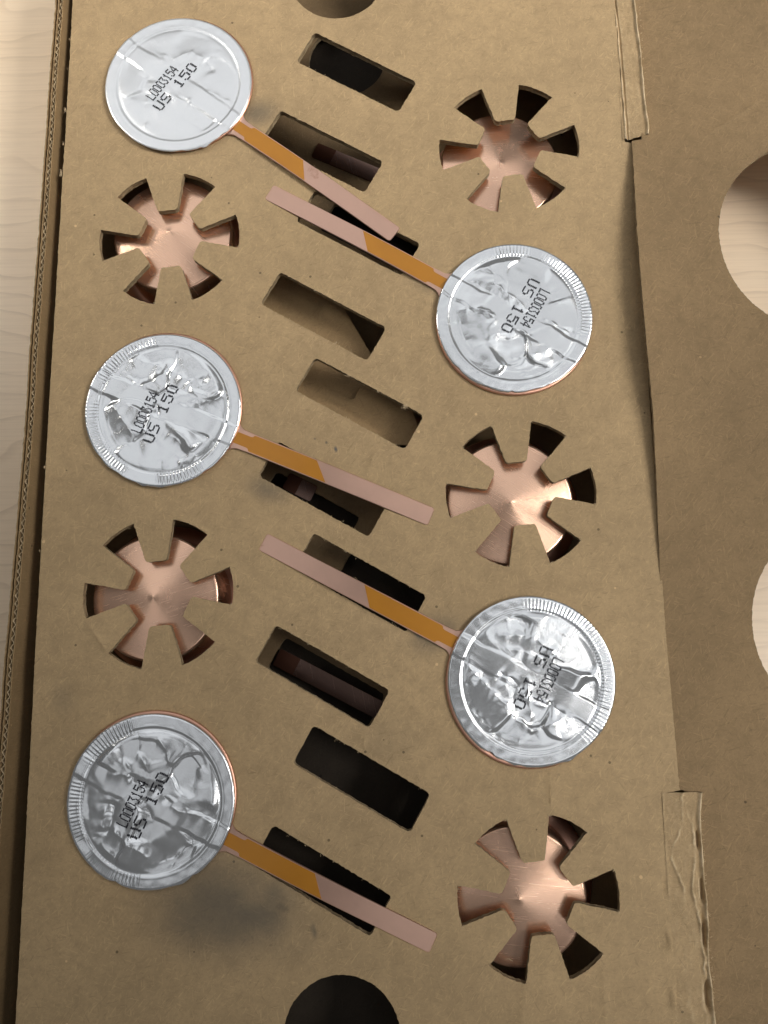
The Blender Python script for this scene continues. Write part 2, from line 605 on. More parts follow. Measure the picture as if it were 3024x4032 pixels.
# ------------------------------------------------------------------ the setting: table top
TZ = -37
tt = mesh_obj("tabletop", [(-900, -700, TZ), (900, -700, TZ), (900, 900, TZ), (-900, 900, TZ), (-900, -700, TZ - 30), (900, -700, TZ - 30), (900, 900, TZ - 30), (-900, 900, TZ - 30)],
              [(0, 1, 2, 3), (7, 6, 5, 4), (0, 4, 5, 1), (1, 5, 6, 2), (2, 6, 7, 3), (3, 7, 4, 0)], m_wood)
tt['kind'] = 'structure'

# ------------------------------------------------------------------ cardboard box (walls, floor)
box = thing("cardboard_box", "brown corrugated cardboard box whose open fluted wall runs down the left side", "cardboard box")
WY = np.array([300, 260, 169, 46, -10, -63, -175.0])
WX = np.array([-136.3, -137.1, -138.3, -139.9, -141.7, -142.6, -144.0])   # inner face of the left wall


def wall_x(y):
    return np.interp(-y, -WY, WX) + 0.25 * noise2(y * 0.05, y * 0 + 3, 2)


def wall_layer(name, off, thick, ztop, zbot, mat, parent, wave=0.0, pitch=3.1, ragged=0.25, dz=0, step=1.0):
    ys = np.arange(-172, 297, step)
    n = len(ys)
    x0 = wall_x(ys) - off
    if wave:
        ph = np.cumsum(np.full(n, step) * (1 + 0.15 * noise2(ys * 0.03, ys * 0, 5))) / pitch * 2 * np.pi
        x0 = x0 + wave * np.sin(ph)
    zt = ztop + dz + ragged * (noise2(ys * 0.35, ys * 0, 9 + int(off * 7)) + 0.5 * noise2(ys * 1.1, ys * 0, 4))
    V = np.concatenate([np.c_[x0, ys, zt], np.c_[x0 - thick, ys, zt - 0.03], np.c_[x0, ys, np.full(n, zbot)], np.c_[x0 - thick, ys, np.full(n, zbot)]])
    F = []
    for i in range(n - 1):
        F += [(i, i + 1, n + i + 1, n + i), (2 * n + i, 2 * n + i + 1, i + 1, i), (n + i, n + i + 1, 3 * n + i + 1, 3 * n + i)]
    return mesh_obj(name, V, F, mat, parent, None, False)


wall = wall_layer("side_wall", 0.0, 0.42, 2.0, -36.0, m_box, box)
wall['label'] = "inner liner of the corrugated left wall"
wall_layer("outer_liner", 1.95, 0.40, 1.9, -36.0, m_box, wall, ragged=0.35)
wall_layer("fluting", 1.05, 0.30, 1.75, -36.0, m_fibre, wall, wave=0.50, pitch=3.1, ragged=0.5, step=0.3)
wall_layer("outer_flap", 3.25, 0.45, 1.6, -36.0, m_box, box, ragged=0.5)


def slab(name, x0, x1, y0, y1, z0, z1, mat, parent):
    return mesh_obj(name, [(x0, y0, z0), (x1, y0, z0), (x1, y1, z0), (x0, y1, z0), (x0, y0, z1), (x1, y0, z1), (x1, y1, z1), (x0, y1, z1)],
                    [(3, 2, 1, 0), (4, 5, 6, 7), (0, 1, 5, 4), (1, 2, 6, 5), (2, 3, 7, 6), (3, 0, 4, 7)], mat, parent)


slab("floor_panel", -147.5, 104, -174, 299, -36.8, -36.0, m_floor_shade, box)
slab("side_wall", 100.5, 103, -174, 299, -36.0, -6.2, m_box, box)
slab("end_wall", -136.0, 100.4, 296, 299, -36.0, -4.0, m_box, box)
slab("end_wall", -143.0, 100.4, -174, -171, -36.0, -4.0, m_box, box)

# ------------------------------------------------------------------ die-cut tray
SLOTS = [(-15.4, 225.1), (-29.4, 190.3), (-15.1, 154.9), (-28.9, 120.5), (-15.0, 85.2), (-28.9, 52.1), (-15.3, 16.9), (-29.2, -16.9), (-15.2, -52.8), (-29.4, -86.9)]
STARS = {'A': (45.7, 189.8), 'B': (-90.2, 154.2), 'C': (45.2, 49.3), 'D': (-90.1, 13.7), 'E': (45.95, -93.1)}
SANG = math.radians(-29.9)


def rrect(cx, cy, L, W, ang, r, n=4):
    out = []
    for sx, sy, a0 in ((1, 1, 0), (-1, 1, 90), (-1, -1, 180), (1, -1, 270)):
        for i in range(n + 1):
            a = math.radians(a0 + 90 * i / n)
            out.append((sx * (L / 2 - r) + r * math.cos(a), sy * (W / 2 - r) + r * math.sin(a)))
    c, s = math.cos(ang), math.sin(ang)
    return [(cx + c * x - s * y, cy + s * x + c * y) for x, y in out]


TH = [140.05, 111.21, 79.89, 50.29, 19.55, -9.53, -39.81, -69.54, -100.71, -129.25, -161.33, 171.30]


def star_poly(c):
    pts = []
    R = 28.03
    for k in range(6):
        a0, a1 = TH[2 * k], TH[2 * k + 1]
        if a1 > a0 + 180:
            a1 -= 360
        if k == 5:
            a0, a1 = -161.33, -188.70
        n = 10
        for i in range(n + 1):
            a = math.radians(a0 + (a1 - a0) * i / n)
            pts.append((c[0] + R * math.cos(a), c[1] + R * math.sin(a)))
        b0 = a1
        b1 = TH[(2 * k + 2) % 12]
        while b1 > b0:
            b1 -= 360
        mid = math.radians((b0 + b1) / 2)
        e = np.array([math.cos(mid), math.sin(mid)])
        f = np.array([-e[1], e[0]])
        for rr, hh in ((12.9, 4.15), (12.25, 3.75), (11.95, 3.1), (11.95, -3.1), (12.25, -3.75), (12.9, -4.15)):
            p = np.array(c) + e * rr + f * hh
            pts.append(tuple(p))
    return pts


def circle_poly(cx, cy, r, n=72):
    return [(cx + r * math.cos(2 * math.pi * i / n), cy + r * math.sin(2 * math.pi * i / n)) for i in range(n)]


tray = thing("cardboard_tray", "flat brown die-cut cardboard tray with star and slot cutouts holding the foil discs", "cardboard tray")


def tray_z(x, y):
    return 0.25 * noise2(x * 0.02, y * 0.02, 1) + 0.10 * noise2(x * 0.07, y * 0.07, 2) - 0.15


creases = [([(52.2, -48.5), (51.3, -56.2), (51.1, -64.0)], 0.35, 0.7), ([(54.4, -49.3), (52.0, -58.0), (51.7, -63.8)], 0.3, 0.7),
           ([(66.4, -112.5), (67.2, -121.1), (67.2, -137)], 0.32, 0.8), ([(41.0, -120.9), (39.6, -127.4), (38.3, -137)], 0.3, 0.8),
           ([(-7.4, 67.6), (-9.8, 63.9), (-12.8, 56.9)], 0.28, 0.6), ([(-133.5, 212.1), (-127.2, 213.8), (-118.5, 213.1)], 0.4, 0.8),
           ([(-100.0, 191.6), (-99.2, 183)], 0.25, 0.6), ([(-80.7, 262), (-81.6, 251.7)], 0.3, 0.7), ([(75.2, 111.3), (81.4, 110.5), (89.2, 111.7)], 0.3, 0.6),
           ([(-133.6, -59.4), (-127.2, -59.4), (-120.6, -60.2)], -0.35, 0.7), ([(77.5, -12.4), (86.6, -12.3), (94.5, -11.5)], 0.25, 0.6),
           ([(-115.9, 2.9), (-111.9, -2.2), (-108.2, -8.0)], 0.25, 0.5), ([(-11.3, 101.1), (-5.4, 101.3)], 0.25, 0.6),
           ([(-16.3, 27.4), (-14.0, 39.8), (-12.8, 54.2)], 0.18, 0.6), ([(79.4, -88.5), (84.9, -84.4), (88.6, -81.9)], 0.35, 0.7),
           ([(75.4, -81.8), (82.8, -76.0), (88.5, -69.3)], 0.25, 1.2), ([(-14.0, -37.6), (-14.4, -43.6)], 0.25, 0.5), ([(88.5, 76.1), (83.4, 76.6)], 0.25, 0.5),
           ([(-88.0, 196.2), (-94.1, 193.5), (-98.3, 195.8)], 0.2, 0.5),
           ([(89.3, -86.5), (89.2, -92.5)], -0.7, 0.9), ([(89.9, -103.0), (90.2, -110.2)], 0.9, 0.8), ([(89.8, -121), (90.1, -129.0)], 0.9, 0.8)]
for sx, sy in SLOTS:     # lips pressed down by the die
    c_, s_ = math.cos(SANG), math.sin(SANG)
    for vv in (8.7, -8.7):
        creases.append(([(sx + c_ * uu - s_ * vv, sy + s_ * uu + c_ * vv) for uu in (-21, 0, 21)], -0.14, 0.7))
for q in range(34):     # small random handling dents
    x, y = random.uniform(-130, 90), random.uniform(-130, 255)
    a = random.uniform(0, math.pi)
    L = random.uniform(2.0, 6)
    creases.append(([(x, y), (x + L * math.cos(a), y + L * math.sin(a))], random.choice((-1, 1)) * random.uniform(0.08, 0.2), 0.5))

tray_outline = [(-134.3, 292), (-134.2, 250), (-134.25, 211), (-134.4, 170), (-134.7, 100), (-134.9, 46), (-134.9, -10), (-134.6, -72), (-134.7, -168),
                (91.3, -168), (91.0, -58.6), (97.0, -57.6), (96.5, -39), (95.6, -6), (95.2, 78), (95.0, 150), (94.9, 190.6), (92.0, 191.2), (91.5, 230), (91.2, 292)]
tray_holes = [rrect(x, y, 48, 15.2, SANG, 1.6) for x, y in SLOTS] + [star_poly(c) for c in STARS.values()] + [circle_poly(-23.3, 269.5, 19.8), circle_poly(-22.4, -137.6, 20)]
# the circular cut-outs run past the frame but end inside the board
top = sheet("top_panel", tray_outline, tray_holes, tray_z, 2.6, 3.0, [m_tray, m_edge], tray, creases, jit=0.20)

# fold tabs along the right edge: creased strips joining tray and hinged panel


def fold_tab(y0, y1, xl, xr_pts, kind, slits, label):
    yr = np.array([p[1] for p in xr_pts])
    xr = np.array([p[0] for p in xr_pts])
    o = np.argsort(yr)
    ny, nx = int((y1 - y0) / 0.5), 34

    def f(U, V):
        Y = y0 + (y1 - y0) * V
        if kind == 1:      # its lower end is cut on the slant
            Y = Y + (2.6 * U + 0.3 * noise2(U * 9, U * 0, 3)) * (1 - smoothstep(0, 12, Y - y0))
        XR = np.interp(Y, yr[o], xr[o]) + 0.25 * noise2(Y * 0.16, Y * 0, 3) + 0.10 * noise2(Y * 0.7, Y * 0, 6)
        X = xl + (XR - xl) * U
        D = XR - X
        ridge = 0.95 + 0.25 * noise2(Y * 0.12, Y * 0, 12)
        Z = -0.12 + ridge * np.exp(-((D - 0.85) / 0.62) ** 2) - 1.2 * smoothstep(0.55, 0.0, D)
        if kind == 1:
            c1 = np.interp(Y, [195, 216, 239, 252], [93.2, 92.9, 92.5, 91.6]) + 0.15 * noise2(Y * 0.2, Y * 0, 7)
            Z += 0.50 * np.exp(-((X - c1 + 0.9) / 0.55) ** 2) - 0.75 * np.exp(-((X - c1) / 0.45) ** 2)
            Z += -0.25 * smoothstep(c1, c1 + 1.0, X)
        else:
            for line, amp, wd in TAB2:
                P = np.array(line)
                k = np.argsort(P[:, 1])
                lx = np.interp(Y, P[k, 1], P[k, 0]) + 0.40 * noise2(Y * 0.33, Y * 0, 31) + 0.18 * noise2(Y * 1.1, Y * 0, 32)
                amp = amp * np.clip(0.75 + 0.9 * noise2(Y * 0.22, Y * 0, 33), 0.05, 1.4)
                inside = smoothstep(P[:, 1].min() - 1, P[:, 1].min() + 1, Y) * (1 - smoothstep(P[:, 1].max() - 1, P[:, 1].max() + 1, Y))
                Z += amp * inside * np.exp(-((X - lx) / wd) ** 2)
        Z += 0.30 * noise2(X * 0.25, Y * 0.10, 15) + 0.12 * noise2(X * 0.5, Y * 0.3, 17) + 0.05 * noise2(X * 0.9, Y * 0.5, 16)
        for sx, sy, L, W in slits:      # torn perforation nicks
            Z -= 2.6 * np.exp(-(((X - sx) / (W * 1.25)) ** 2 + ((Y - sy) / (L / 2)) ** 4))
        Z *= smoothstep(0, 0.07, U) * 0.9 + 0.1
        return X, Y, Z
    t = grid_mesh("fold_tab", f, nx * 2, ny, m_tab, tray)
    co = np.array([v.co[:] for v in t.data.vertices]) / MM
    Zg = co[:, 2].reshape(ny, nx * 2)
    k = 5
    pad = np.pad(Zg, ((0, 0), (k, k)), mode='edge')
    mean = np.mean([pad[:, i:i + nx * 2] for i in range(2 * k + 1)], 0)
    Xg, Yg = co[:, 0].reshape(ny, nx * 2), co[:, 1].reshape(ny, nx * 2)
    Dg = Xg.max(1, keepdims=True) - Xg
    band = smoothstep(0.1, 0.6, Dg) * (1 - smoothstep(1.2, 1.9, Dg)) * np.clip(0.65 + 0.6 * noise2(Yg * 0.15, Xg * 0, 44), 0, 1)
    wv = np.maximum(np.clip((Zg - mean) * 4.0, 0, 1) * 0.6, band)
    for sx, sy, L, W in slits:
        wv *= 1 - np.exp(-(((Xg - sx) / (W * 1.2)) ** 2 + ((Yg - sy) / (L / 2)) ** 4))
    wv = wv.ravel()
    at = t.data.attributes.new('wear', 'FLOAT', 'POINT')
    at.data.foreach_set('value', wv.astype(np.float32))
    t['label'] = label
    return t


TAB2 = [([(97.6, -58), (97.3, -68.5), (94.6, -74), (93.3, -76.9), (92.4, -80.2), (95.9, -89.4), (96.3, -91)], 0.7, 0.55),
        ([(98.5, -62), (99.3, -66), (100.7, -70.2)], 0.4, 0.45),
        ([(100.7, -69), (100.5, -80.3), (98.9, -90.2), (101.1, -101.7), (101.5, -114.7), (101.3, -140)], 0.7, 0.55),
        ([(101.9, -66), (101.9, -80), (101.0, -90), (102.0, -101), (102.0, -140)], -0.55, 0.5)]
fold_tab(191.6, 292, 91.0, [(101.4, 191.5), (102.3, 196), (102.0, 202), (101.2, 212.9), (101.1, 228.8), (100.3, 243.8), (99.9, 260), (99.6, 292)], 1,
         [(91.0, 253.0, 4, .35), (91.4, 239.5, 5, .35), (91.5, 222.3, 6, .38), (91.6, 206.5, 5.5, .35), (101.0, 226.5, 4.5, .3)], "creased upper fold tab")
fold_tab(-166, -58.3, 90.6, [(105.1, -58.1), (104.4, -62), (103.8, -70), (103.9, -82), (104.2, -98.5), (103.5, -114.7), (104.4, -133.2), (105, -166)], 2,
         [(102.3, -74.4, 6, .45), (102.5, -90.7, 8, .5), (102.1, -105.8, 7, .45), (101.6, -124.3, 9, .5)], "crumpled lower fold tab with torn perforations")

PEDGE_Y = np.array([292, 203, 191, 170, 150, 125, 100, 77, 50, 20, -10, -57, -168.0])
PEDGE_Z = np.array([-1.9, -1.9, 0.4, 3.4, 6.0, 7.4, 6.8, 4.6, 2.2, 0.2, -1.3, -1.7, -2.0])


def panel_z(x, y):
    e = np.interp(-y, -PEDGE_Y, PEDGE_Z)
    d = np.maximum(x - 94, 0)
    return -1.6 + (e + 1.6) * np.exp(-d / 22) + 0.035 * d + 0.30 * noise2(x * 0.02, y * 0.02, 6) + 0.12 * noise2(x * 0.07, y * 0.07, 7)


px = np.interp(-np.array([191, 170, 150, 125, 100, 77, 50, 20, -10, -57]), -PEDGE_Y, PEDGE_Z)
panel_outline = [(98.6, 292), (98.6, 191.8), (94.5, 191.0), (93.4, 170), (92.4, 150), (92.4, 125), (93.1, 100), (94.6, 77), (94.9, 50), (94.8, 20), (94.4, -10), (94.6, -57.0), (100.5, -58.4), (100.5, -168), (213, -168), (213, 292)]
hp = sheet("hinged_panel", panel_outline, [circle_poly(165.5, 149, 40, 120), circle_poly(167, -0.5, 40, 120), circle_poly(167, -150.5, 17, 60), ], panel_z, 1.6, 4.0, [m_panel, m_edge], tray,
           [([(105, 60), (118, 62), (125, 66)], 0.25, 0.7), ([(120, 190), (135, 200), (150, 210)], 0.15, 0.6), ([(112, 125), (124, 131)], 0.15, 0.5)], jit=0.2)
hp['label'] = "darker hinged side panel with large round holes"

# ------------------------------------------------------------------ torn fibres along cut edges


def tufts(spots):
    V, F = [], []
    for (x, y, n, ln, ax, ay) in spots:
        for _ in range(n):
            a = math.atan2(ay, ax) + random.gauss(0, 0.6)
            L = ln * random.uniform(0.4, 1.2)
            bx, by = x + random.gauss(0, ln * 0.55) * -ay, y + random.gauss(0, ln * 0.55) * ax
            p0 = np.array([bx, by, 0.05])
            p1 = p0 + np.array([math.cos(a) * L * .5, math.sin(a) * L * .5, random.uniform(0, .35)])
            p2 = p0 + np.array([math.cos(a + .4) * L, math.sin(a + .4) * L, random.uniform(-.2, .4)])
            wd = random.uniform(0.035, 0.075)
            nr = np.array([-math.sin(a), math.cos(a), 0]) * wd
            b = len(V)
            V += [p0 - nr, p0 + nr, p1 - nr, p1 + nr, p2, p0 + [0, 0, -wd], p1 + [0, 0, -wd]]
            F += [(b, b + 1, b + 3, b + 2), (b + 2, b + 3, b + 4), (b, b + 2, b + 6, b + 5), (b + 1, b + 5, b + 6, b + 3), (b + 2, b + 4, b + 6), (b + 3, b + 6, b + 4)]
    return V, F


def slot_pt(i, u, v):
    c, s = math.cos(SANG), math.sin(SANG)
    x, y = SLOTS[i]
    return x + c * u - s * v, y + s * u + c * v


sp = [(-134.5, 211.5, 22, 1.0, -1, 0), (-134.5, 196, 16, 0.8, -1, 0), (-134.6, 183, 30, 1.3, -1, 0), (-134.4, 243, 8, 0.5, -1, 0), (-134.5, 230, 8, 0.5, -1, 0), (-134.9, 62, 10, .6, -1, 0), (-135, 30, 10, .5, -1, 0)]
nx_, ny_ = math.sin(SANG), -math.cos(SANG)
for i, u, v, n, ln, sgn in ((4, 16.0, 7.5, 40, 1.3, 1), (4, -9, 7.5, 20, .7, 1), (4, 4, 7.5, 16, .6, 1), (3, -8, 7.5, 16, .6, 1), (3, 10, -7.5, 18, .8, -1), (0, -15, 7.5, 12, .6, 1), (1, -15, 7.5, 14, .7, 1), (7, -10, 7.5, 12, .5, 1), (8, 16, -7.5, 10, .5, -1), (9, 0, -7.5, 10, .5, -1), (6, -10, 7.4, 12, .6, 1)):
    x, y = slot_pt(i, u, v)
    sp.append((x, y, n, ln, nx_ * sgn, ny_ * sgn))
for i in range(len(SLOTS)):
    for _ in range(16):
        sg = random.choice((1, -1))
        x, y = slot_pt(i, random.uniform(-22, 22), 7.5 * sg)
        sp.append((x, y, random.randint(1, 4), random.uniform(.3, .7), nx_ * sg, ny_ * sg))
for k, (cx, cy) in STARS.items():
    for a in (TH if k in 'CE' else TH[2:9:3]):
        r = math.radians(a)
        sp.append((cx + 28 * math.cos(r), cy + 28 * math.sin(r), 7, 0.9, -math.cos(r), -math.sin(r)))
for _ in range(40):      # loose single fibres lying on the board
    a = random.uniform(0, 2 * math.pi)
    sp.append((random.uniform(-130, 90), random.uniform(-128, 255), 1, random.uniform(1.5, 3.2), math.cos(a), math.sin(a)))
for y in np.arange(-134, -60, 2.2):
    sp.append((103.4 + 0.5 * math.sin(y), y, 4, 0.9, 0.9, random.uniform(-.6, .6)))
for y in np.arange(197, 256, 3.0):
    sp.append((101.0, y, 3, 0.7, 0.9, random.uniform(-.6, .6)))
V, F = tufts(sp)
fb = mesh_obj("torn_fibres", V, F, m_fibre, tray, None, False)
fb['kind'] = 'stuff'

# ------------------------------------------------------------------ second tray below, seen through the slots
LZ = -27.0
low = thing("lower_tray", "second brown cardboard tray lying in shadow under the slots", "cardboard tray", (0, 0, LZ))
low_holes = [rrect(-36, 51, 40, 9, SANG, 1.5), rrect(-12, 214, 30, 12, SANG, 1.5), rrect(-30.5, -21.0, 46, 15.0, SANG, 2.0), rrect(-30, 105, 36, 13, SANG, 1.6), rrect(-14, 84, 40, 9, SANG, 1.6),
             rrect(-6, 8, 47, 30, SANG, 1.6), rrect(-16.5, -57, 56, 22, SANG, 1.6), rrect(-31, -95, 56, 22, SANG, 1.6), rrect(-10, 166, 46, 14, SANG, 1.6), circle_poly(-24, -150, 32), circle_poly(-21, 252, 17)]
low_holes += [circle_poly(c[0][0] + (1.5 if k in "AB" else 0), c[0][1] - (3.0 if k in "AB" else 0), 29.0, 90) for k, c in (("A", ((42.5, 186.2),)), ("B", ((-91.0, 159.0),)), ("C", ((41.9, 46.8),)), ("D", ((-93.0, 12.2),)), ("E", ((40.0, -94.5),)))]
sheet("board", [(-133, 290), (-137, -168), (98, -168), (98, 290)], low_holes, lambda x, y: 0.4 * noise2(x * .02, y * .02, 9), 2.4, 9.0, [m_inner_shade, m_edge], low, jit=0.2, hole_step=1.2)
sheet("light_catch_board", [(-64, 150), (-64, 72), (10, 72), (4, 90), (-10, 108), (-21, 128), (-26, 150)], [rrect(-31.0, 104.5, 36, 12, SANG, 1.6)],  # board added nearer the slots to catch light, right edge cut where shade begins
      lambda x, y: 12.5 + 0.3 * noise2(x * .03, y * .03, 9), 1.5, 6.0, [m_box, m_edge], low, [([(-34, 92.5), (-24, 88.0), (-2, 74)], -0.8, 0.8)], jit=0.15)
slab("light_catch_board", -56, -12, 86, 113, 9.2, 10.2, m_box, low)  # plate added under the recess to keep it from going black

# ------------------------------------------------------------------ copper cones under the stars


def lathe(name, prof, n, mat, parent, wob=None):
    prof = np.array(prof)
    A = np.linspace(0, 2 * np.pi, n, endpoint=False)
    V, F = [], []
    for k, (r, z) in enumerate(prof):
        rr = np.full(n, r) if wob is None else r + wob(A, r, z)
        V.append(np.c_[rr * np.cos(A), rr * np.sin(A), np.full(n, z)])
    m = len(prof)
    for k in range(m - 1):
        for i in range(n):
            j = (i + 1) % n
            F.append((k * n + i, (k + 1) * n + i, (k + 1) * n + j, k * n + j))
    return mesh_obj(name, np.concatenate(V), F, mat, parent, None, True)


CUP = {'A': ((42.5, 186.2), "polished copper cone in the star cutout beside the upper fold tab", 0.6, 1.5),
       'B': ((-91.0, 159.0), "copper cone with a bright lower rim in the star cutout between the upper left discs", 0.0, 0.0),
       'C': ((41.9, 46.8), "copper cone with a white hot streak in the star cutout between the right-hand discs", 0.0, 0.5),
       'D': ((-93.0, 12.2), "stained copper cone in the left star cutout between the two lower foil discs", 0.5, -0.3),
       'E': ((40.0, -94.5), "tarnished copper cone in the bottom star cutout beside the lower fold tab", -1.0, -1.5)}
for k, ((x, y), lab, tx, ty) in CUP.items():
    t = thing("copper_cone", lab, "copper cone", (x, y, -15.0 if k == "A" else -13.7), random.uniform(0, 6), "copper cones under the star cutouts")
    t.rotation_euler = (math.radians(tx), math.radians(ty), t.rotation_euler[2])
    prof = [(0.02, 10.25), (0.5, 10.18), (1.2, 10.02)] + [(r, 10.02 - (r - 1.2) * 0.136 + 0.10 * math.sin((r - 1.2) / 21.7 * math.pi)) for r in np.linspace(2.5, 22.9, 15)]
    z0 = prof[-1][1]
    prof += [(22.9 + 1.35 * math.sin(a), z0 - 1.35 * (1 - math.cos(a))) for a in np.radians([12, 25, 38, 52, 66, 80, 90])]
    prof += [(24.4, -4.0), (24.6, -11.8)]
    lathe("cone_cup", prof, 128, m_cone, t)
    lathe("flange", [(24.62, -11.85), (29.5, -11.9), (30.0, -12.3), (29.9, -12.8), (24.6, -12.9)], 96, m_flange, t)

# ------------------------------------------------------------------ copper strips lying below in the slots


def strip_poly(L0, L1, hw, r=0.9, hw1=None):
    hw1 = hw1 or hw
    out = []
    for cx, cy, a0 in ((L1 - r, hw1 - r, 0), (L0 + r, hw - r, 90), (L0 + r, -hw + r, 180), (L1 - r, -hw1 + r, 270)):
        for i in range(4):
            a = math.radians(a0 + 30 * i)
            out.append((cx + r * math.cos(a), cy + r * math.sin(a)))
    return out


for (x, y, ang, L, z, lab) in ((-29.5, -21.3, -27.5, 46, -25.6, "darkened copper strip lying deep inside the fully open slot right of the stained cone"),
                               (-20.0, 200.8, -25.5, 34, -25.8, "copper strip half hidden inside the slot that the top left lead crosses"),
                               (-41, 57.6, -27, 13, -25.9, "short brown copper strip end inside the slot under the middle left lead")):
    t = thing("copper_strip", lab, "copper strip", (x, y, z), math.radians(ang), "copper strips inside the slots")
    prism("strip", strip_poly(-L / 2, L / 2, 3.6), lambda u: 0.0, 0.5, m_strip_shade, t, 0.08)
    prism("film_end", strip_poly(-L / 2 + 0.2, -L / 2 + (9 if L > 30 else 6), 3.45, 0.3), lambda u: 0.09, 0.08, m_film_end, t)

# ------------------------------------------------------------------ foil-lidded discs
FONT = {'L': "10000 10000 10000 10000 10000 10000 11111", '0': "01110 10001 10001 10001 10001 10001 01110", '3': "11111 00010 00100 00010 00001 10001 01110",
        '1': "00100 01100 00100 00100 00100 00100 01110", '5': "11111 10000 11110 00001 00001 10001 01110", '4': "00010 00110 01010 10010 11111 00010 00010",
        'U': "10001 10001 10001 10001 10001 10001 01110", 'S': "01111 10000 10000 01110 00001 00001 11110", ' ': "00000 00000 00000 00000 00000 00000 00000"}

DISCS = {
    1: dict(c=(-88.0, 220.3), ang=-37.5, voff=0.0, amp=0.40, seed=3, toff=0.0, cop=(0.5, 0.7), z1=1.5, film=(62.1, 67.8),
            folds=[(-8.8, 7.7, -4.2, 14.1, 1), (-4.2, 14.1, 2.7, 14.5, 1), (2.7, 14.5, 8.6, 12.6, -1.6), (-4.8, -13.9, -8.7, -5.6, 1), (1.1, -5.6, 9.7, -4.4, 1.3), (8.7, -3.1, 16.0, -7.4, .8), (11.9, 4.8, 23.7, 6.3, .8), (2.2, -26.4, 0.4, -20.2, 1), (-12.3, 7.2, -10.9, 3.1, 1), (20.8, -10.9, 23.6, -4.4, -.5), (14.4, -19.0, 17.5, -22.8, .6), (-14.9, -6.4, -8.7, -5.6, -1)], crimp=[]),
    2: dict(c=(44.9, 117.7), ang=149.5, voff=0.85, amp=0.8, seed=5, toff=-3.2, cop=(-0.1, -0.8), z1=0.9, film=(62.8, 68.7),
            folds=[(13.0, -8.0, -2.7, -5.0, 1.3), (7.8, 3.2, 1.6, 10.5, 1), (1.2, 11.2, -9.9, 3.5, -1), (-7.3, 14.8, -18.3, 5.3, 1), (-10.7, -5.7, -25.6, -3.9, 1), (20.9, -4.5, 11.7, -4.0, -1), (19.9, 7.7, 9.7, 2.9, 1.3), (-2.5, 3.5, -8.4, 3.9, 1), (15.2, -11.0, 13.2, -8.3, 1), (18.7, -22.5, 16.0, -19.2, -1), (-13.8, 18.9, -20.5, 15.1, 1), (12.8, 4, 7, 4, 1.2)],
            crimp=[(195, 262), (-130, -85), (285, 315)]),
    3: dict(c=(-90.1, 83.5), ang=-23.2, voff=0.8, amp=1.0, seed=8, toff=0.0, cop=(0.4, 0.8), z1=0.9, film=(62.5, 68.8),
            folds=[(-11.4, 4.7, -4.3, 13.3, 1.4), (-5.2, 16.1, 6.0, 13.1, 1.3), (10.5, 11.8, 8.8, 17.4, -1.3), (12.9, 7.4, 18.2, 16.2, 1), (-17.1, 14.0, -4.5, 14.6, 1), (-18.8, -5.0, -5.5, -13.3, 1), (7.0, -8.2, 20.8, -12.6, 1), (-16.9, 6.9, -11.0, 3.9, 1), (-3.4, 0.8, -0.5, -2.5, -1.3), (12.8, -15.0, 19.1, -19.3, 1), (5.8, 13.4, 12.9, 7.4, 1)],
            crimp=[(118, 178), (195, 265), (-70, -30)]),
    4: dict(c=(46.2, -19.05), ang=151.8, voff=0.75, amp=0.92, seed=12, toff=0.8, cop=(-0.7, -0.8), z1=0.9, film=(63.5, 69.1),
            folds=[(18.0, -8.7, 5.0, -15.1, 1.2), (12.8, -6.2, 0.8, -8.1, 1), (4.8, -14.7, -3.0, -11.9, 1.3), (10.8, 2.3, 0.9, 4.0, -1.6), (-8.6, 4.2, -16.9, 5.4, -1.6), (25.7, 4.9, -7.9, 16.0, 1.5), (-7.9, 16.0, -15.0, 7.6, 1.5), (16.4, 18.1, -2.4, 24.8, -1.3), (2.3, 6.5, -8.9, 6.6, 1.2), (17.1, -23.7, 12.1, -18.0, -1), (1.2, -0.1, -7.4, 15.8, 1)],
            crimp=[(160, 260), (-115, -60)]),
    5: dict(c=(-89.9, -59.6), ang=-25.8, voff=0.0, amp=1.08, seed=17, toff=0.3, cop=(0.5, 1.1), z1=0.9, film=(63.3, 69.0),
            folds=[(-11.2, -6.0, -8.4, -16.2, -1.7), (-7.8, -14.8, 7.5, -17.0, 1.6), (-15.0, 9.3, -9.8, 6.0, 1.3), (-10.2, 5.1, 7.7, 3.1, -1.7), (-2.8, -0.7, 3.2, -4.7, -1.4), (16.5, -17.8, 19.5, -5.7, 1.5), (-6.5, 20.3, 1.3, 14.6, 1.2), (-7.9, -20.3, -1.2, -23.1, 1.2), (-10.2, 12.4, -4.6, 9.3, 1.2), (-17.5, 1.6, -10.7, 4.4, 1.3), (8.7, 1.9, 26.0, 3.3, 1.3), (-13.5, -9, -11, -15.5, 1.4)],
            crimp=[(130, 175), (190, 235), (245, 290)]),
}
DLAB = {1: "smoothest and whitest foil-lidded copper disc, in the top left corner of the tray",
        2: "foil-lidded copper disc below the upper fold tab's star, its lead tip beside another lead",
        3: "foil-lidded copper disc on the left between the two copper cones in star cutouts",
        4: "brightly glinting foil-lidded copper disc between the two lower right star cutouts",
        5: "deeply crumpled foil-lidded copper disc near the bottom left, above a grey stain"}


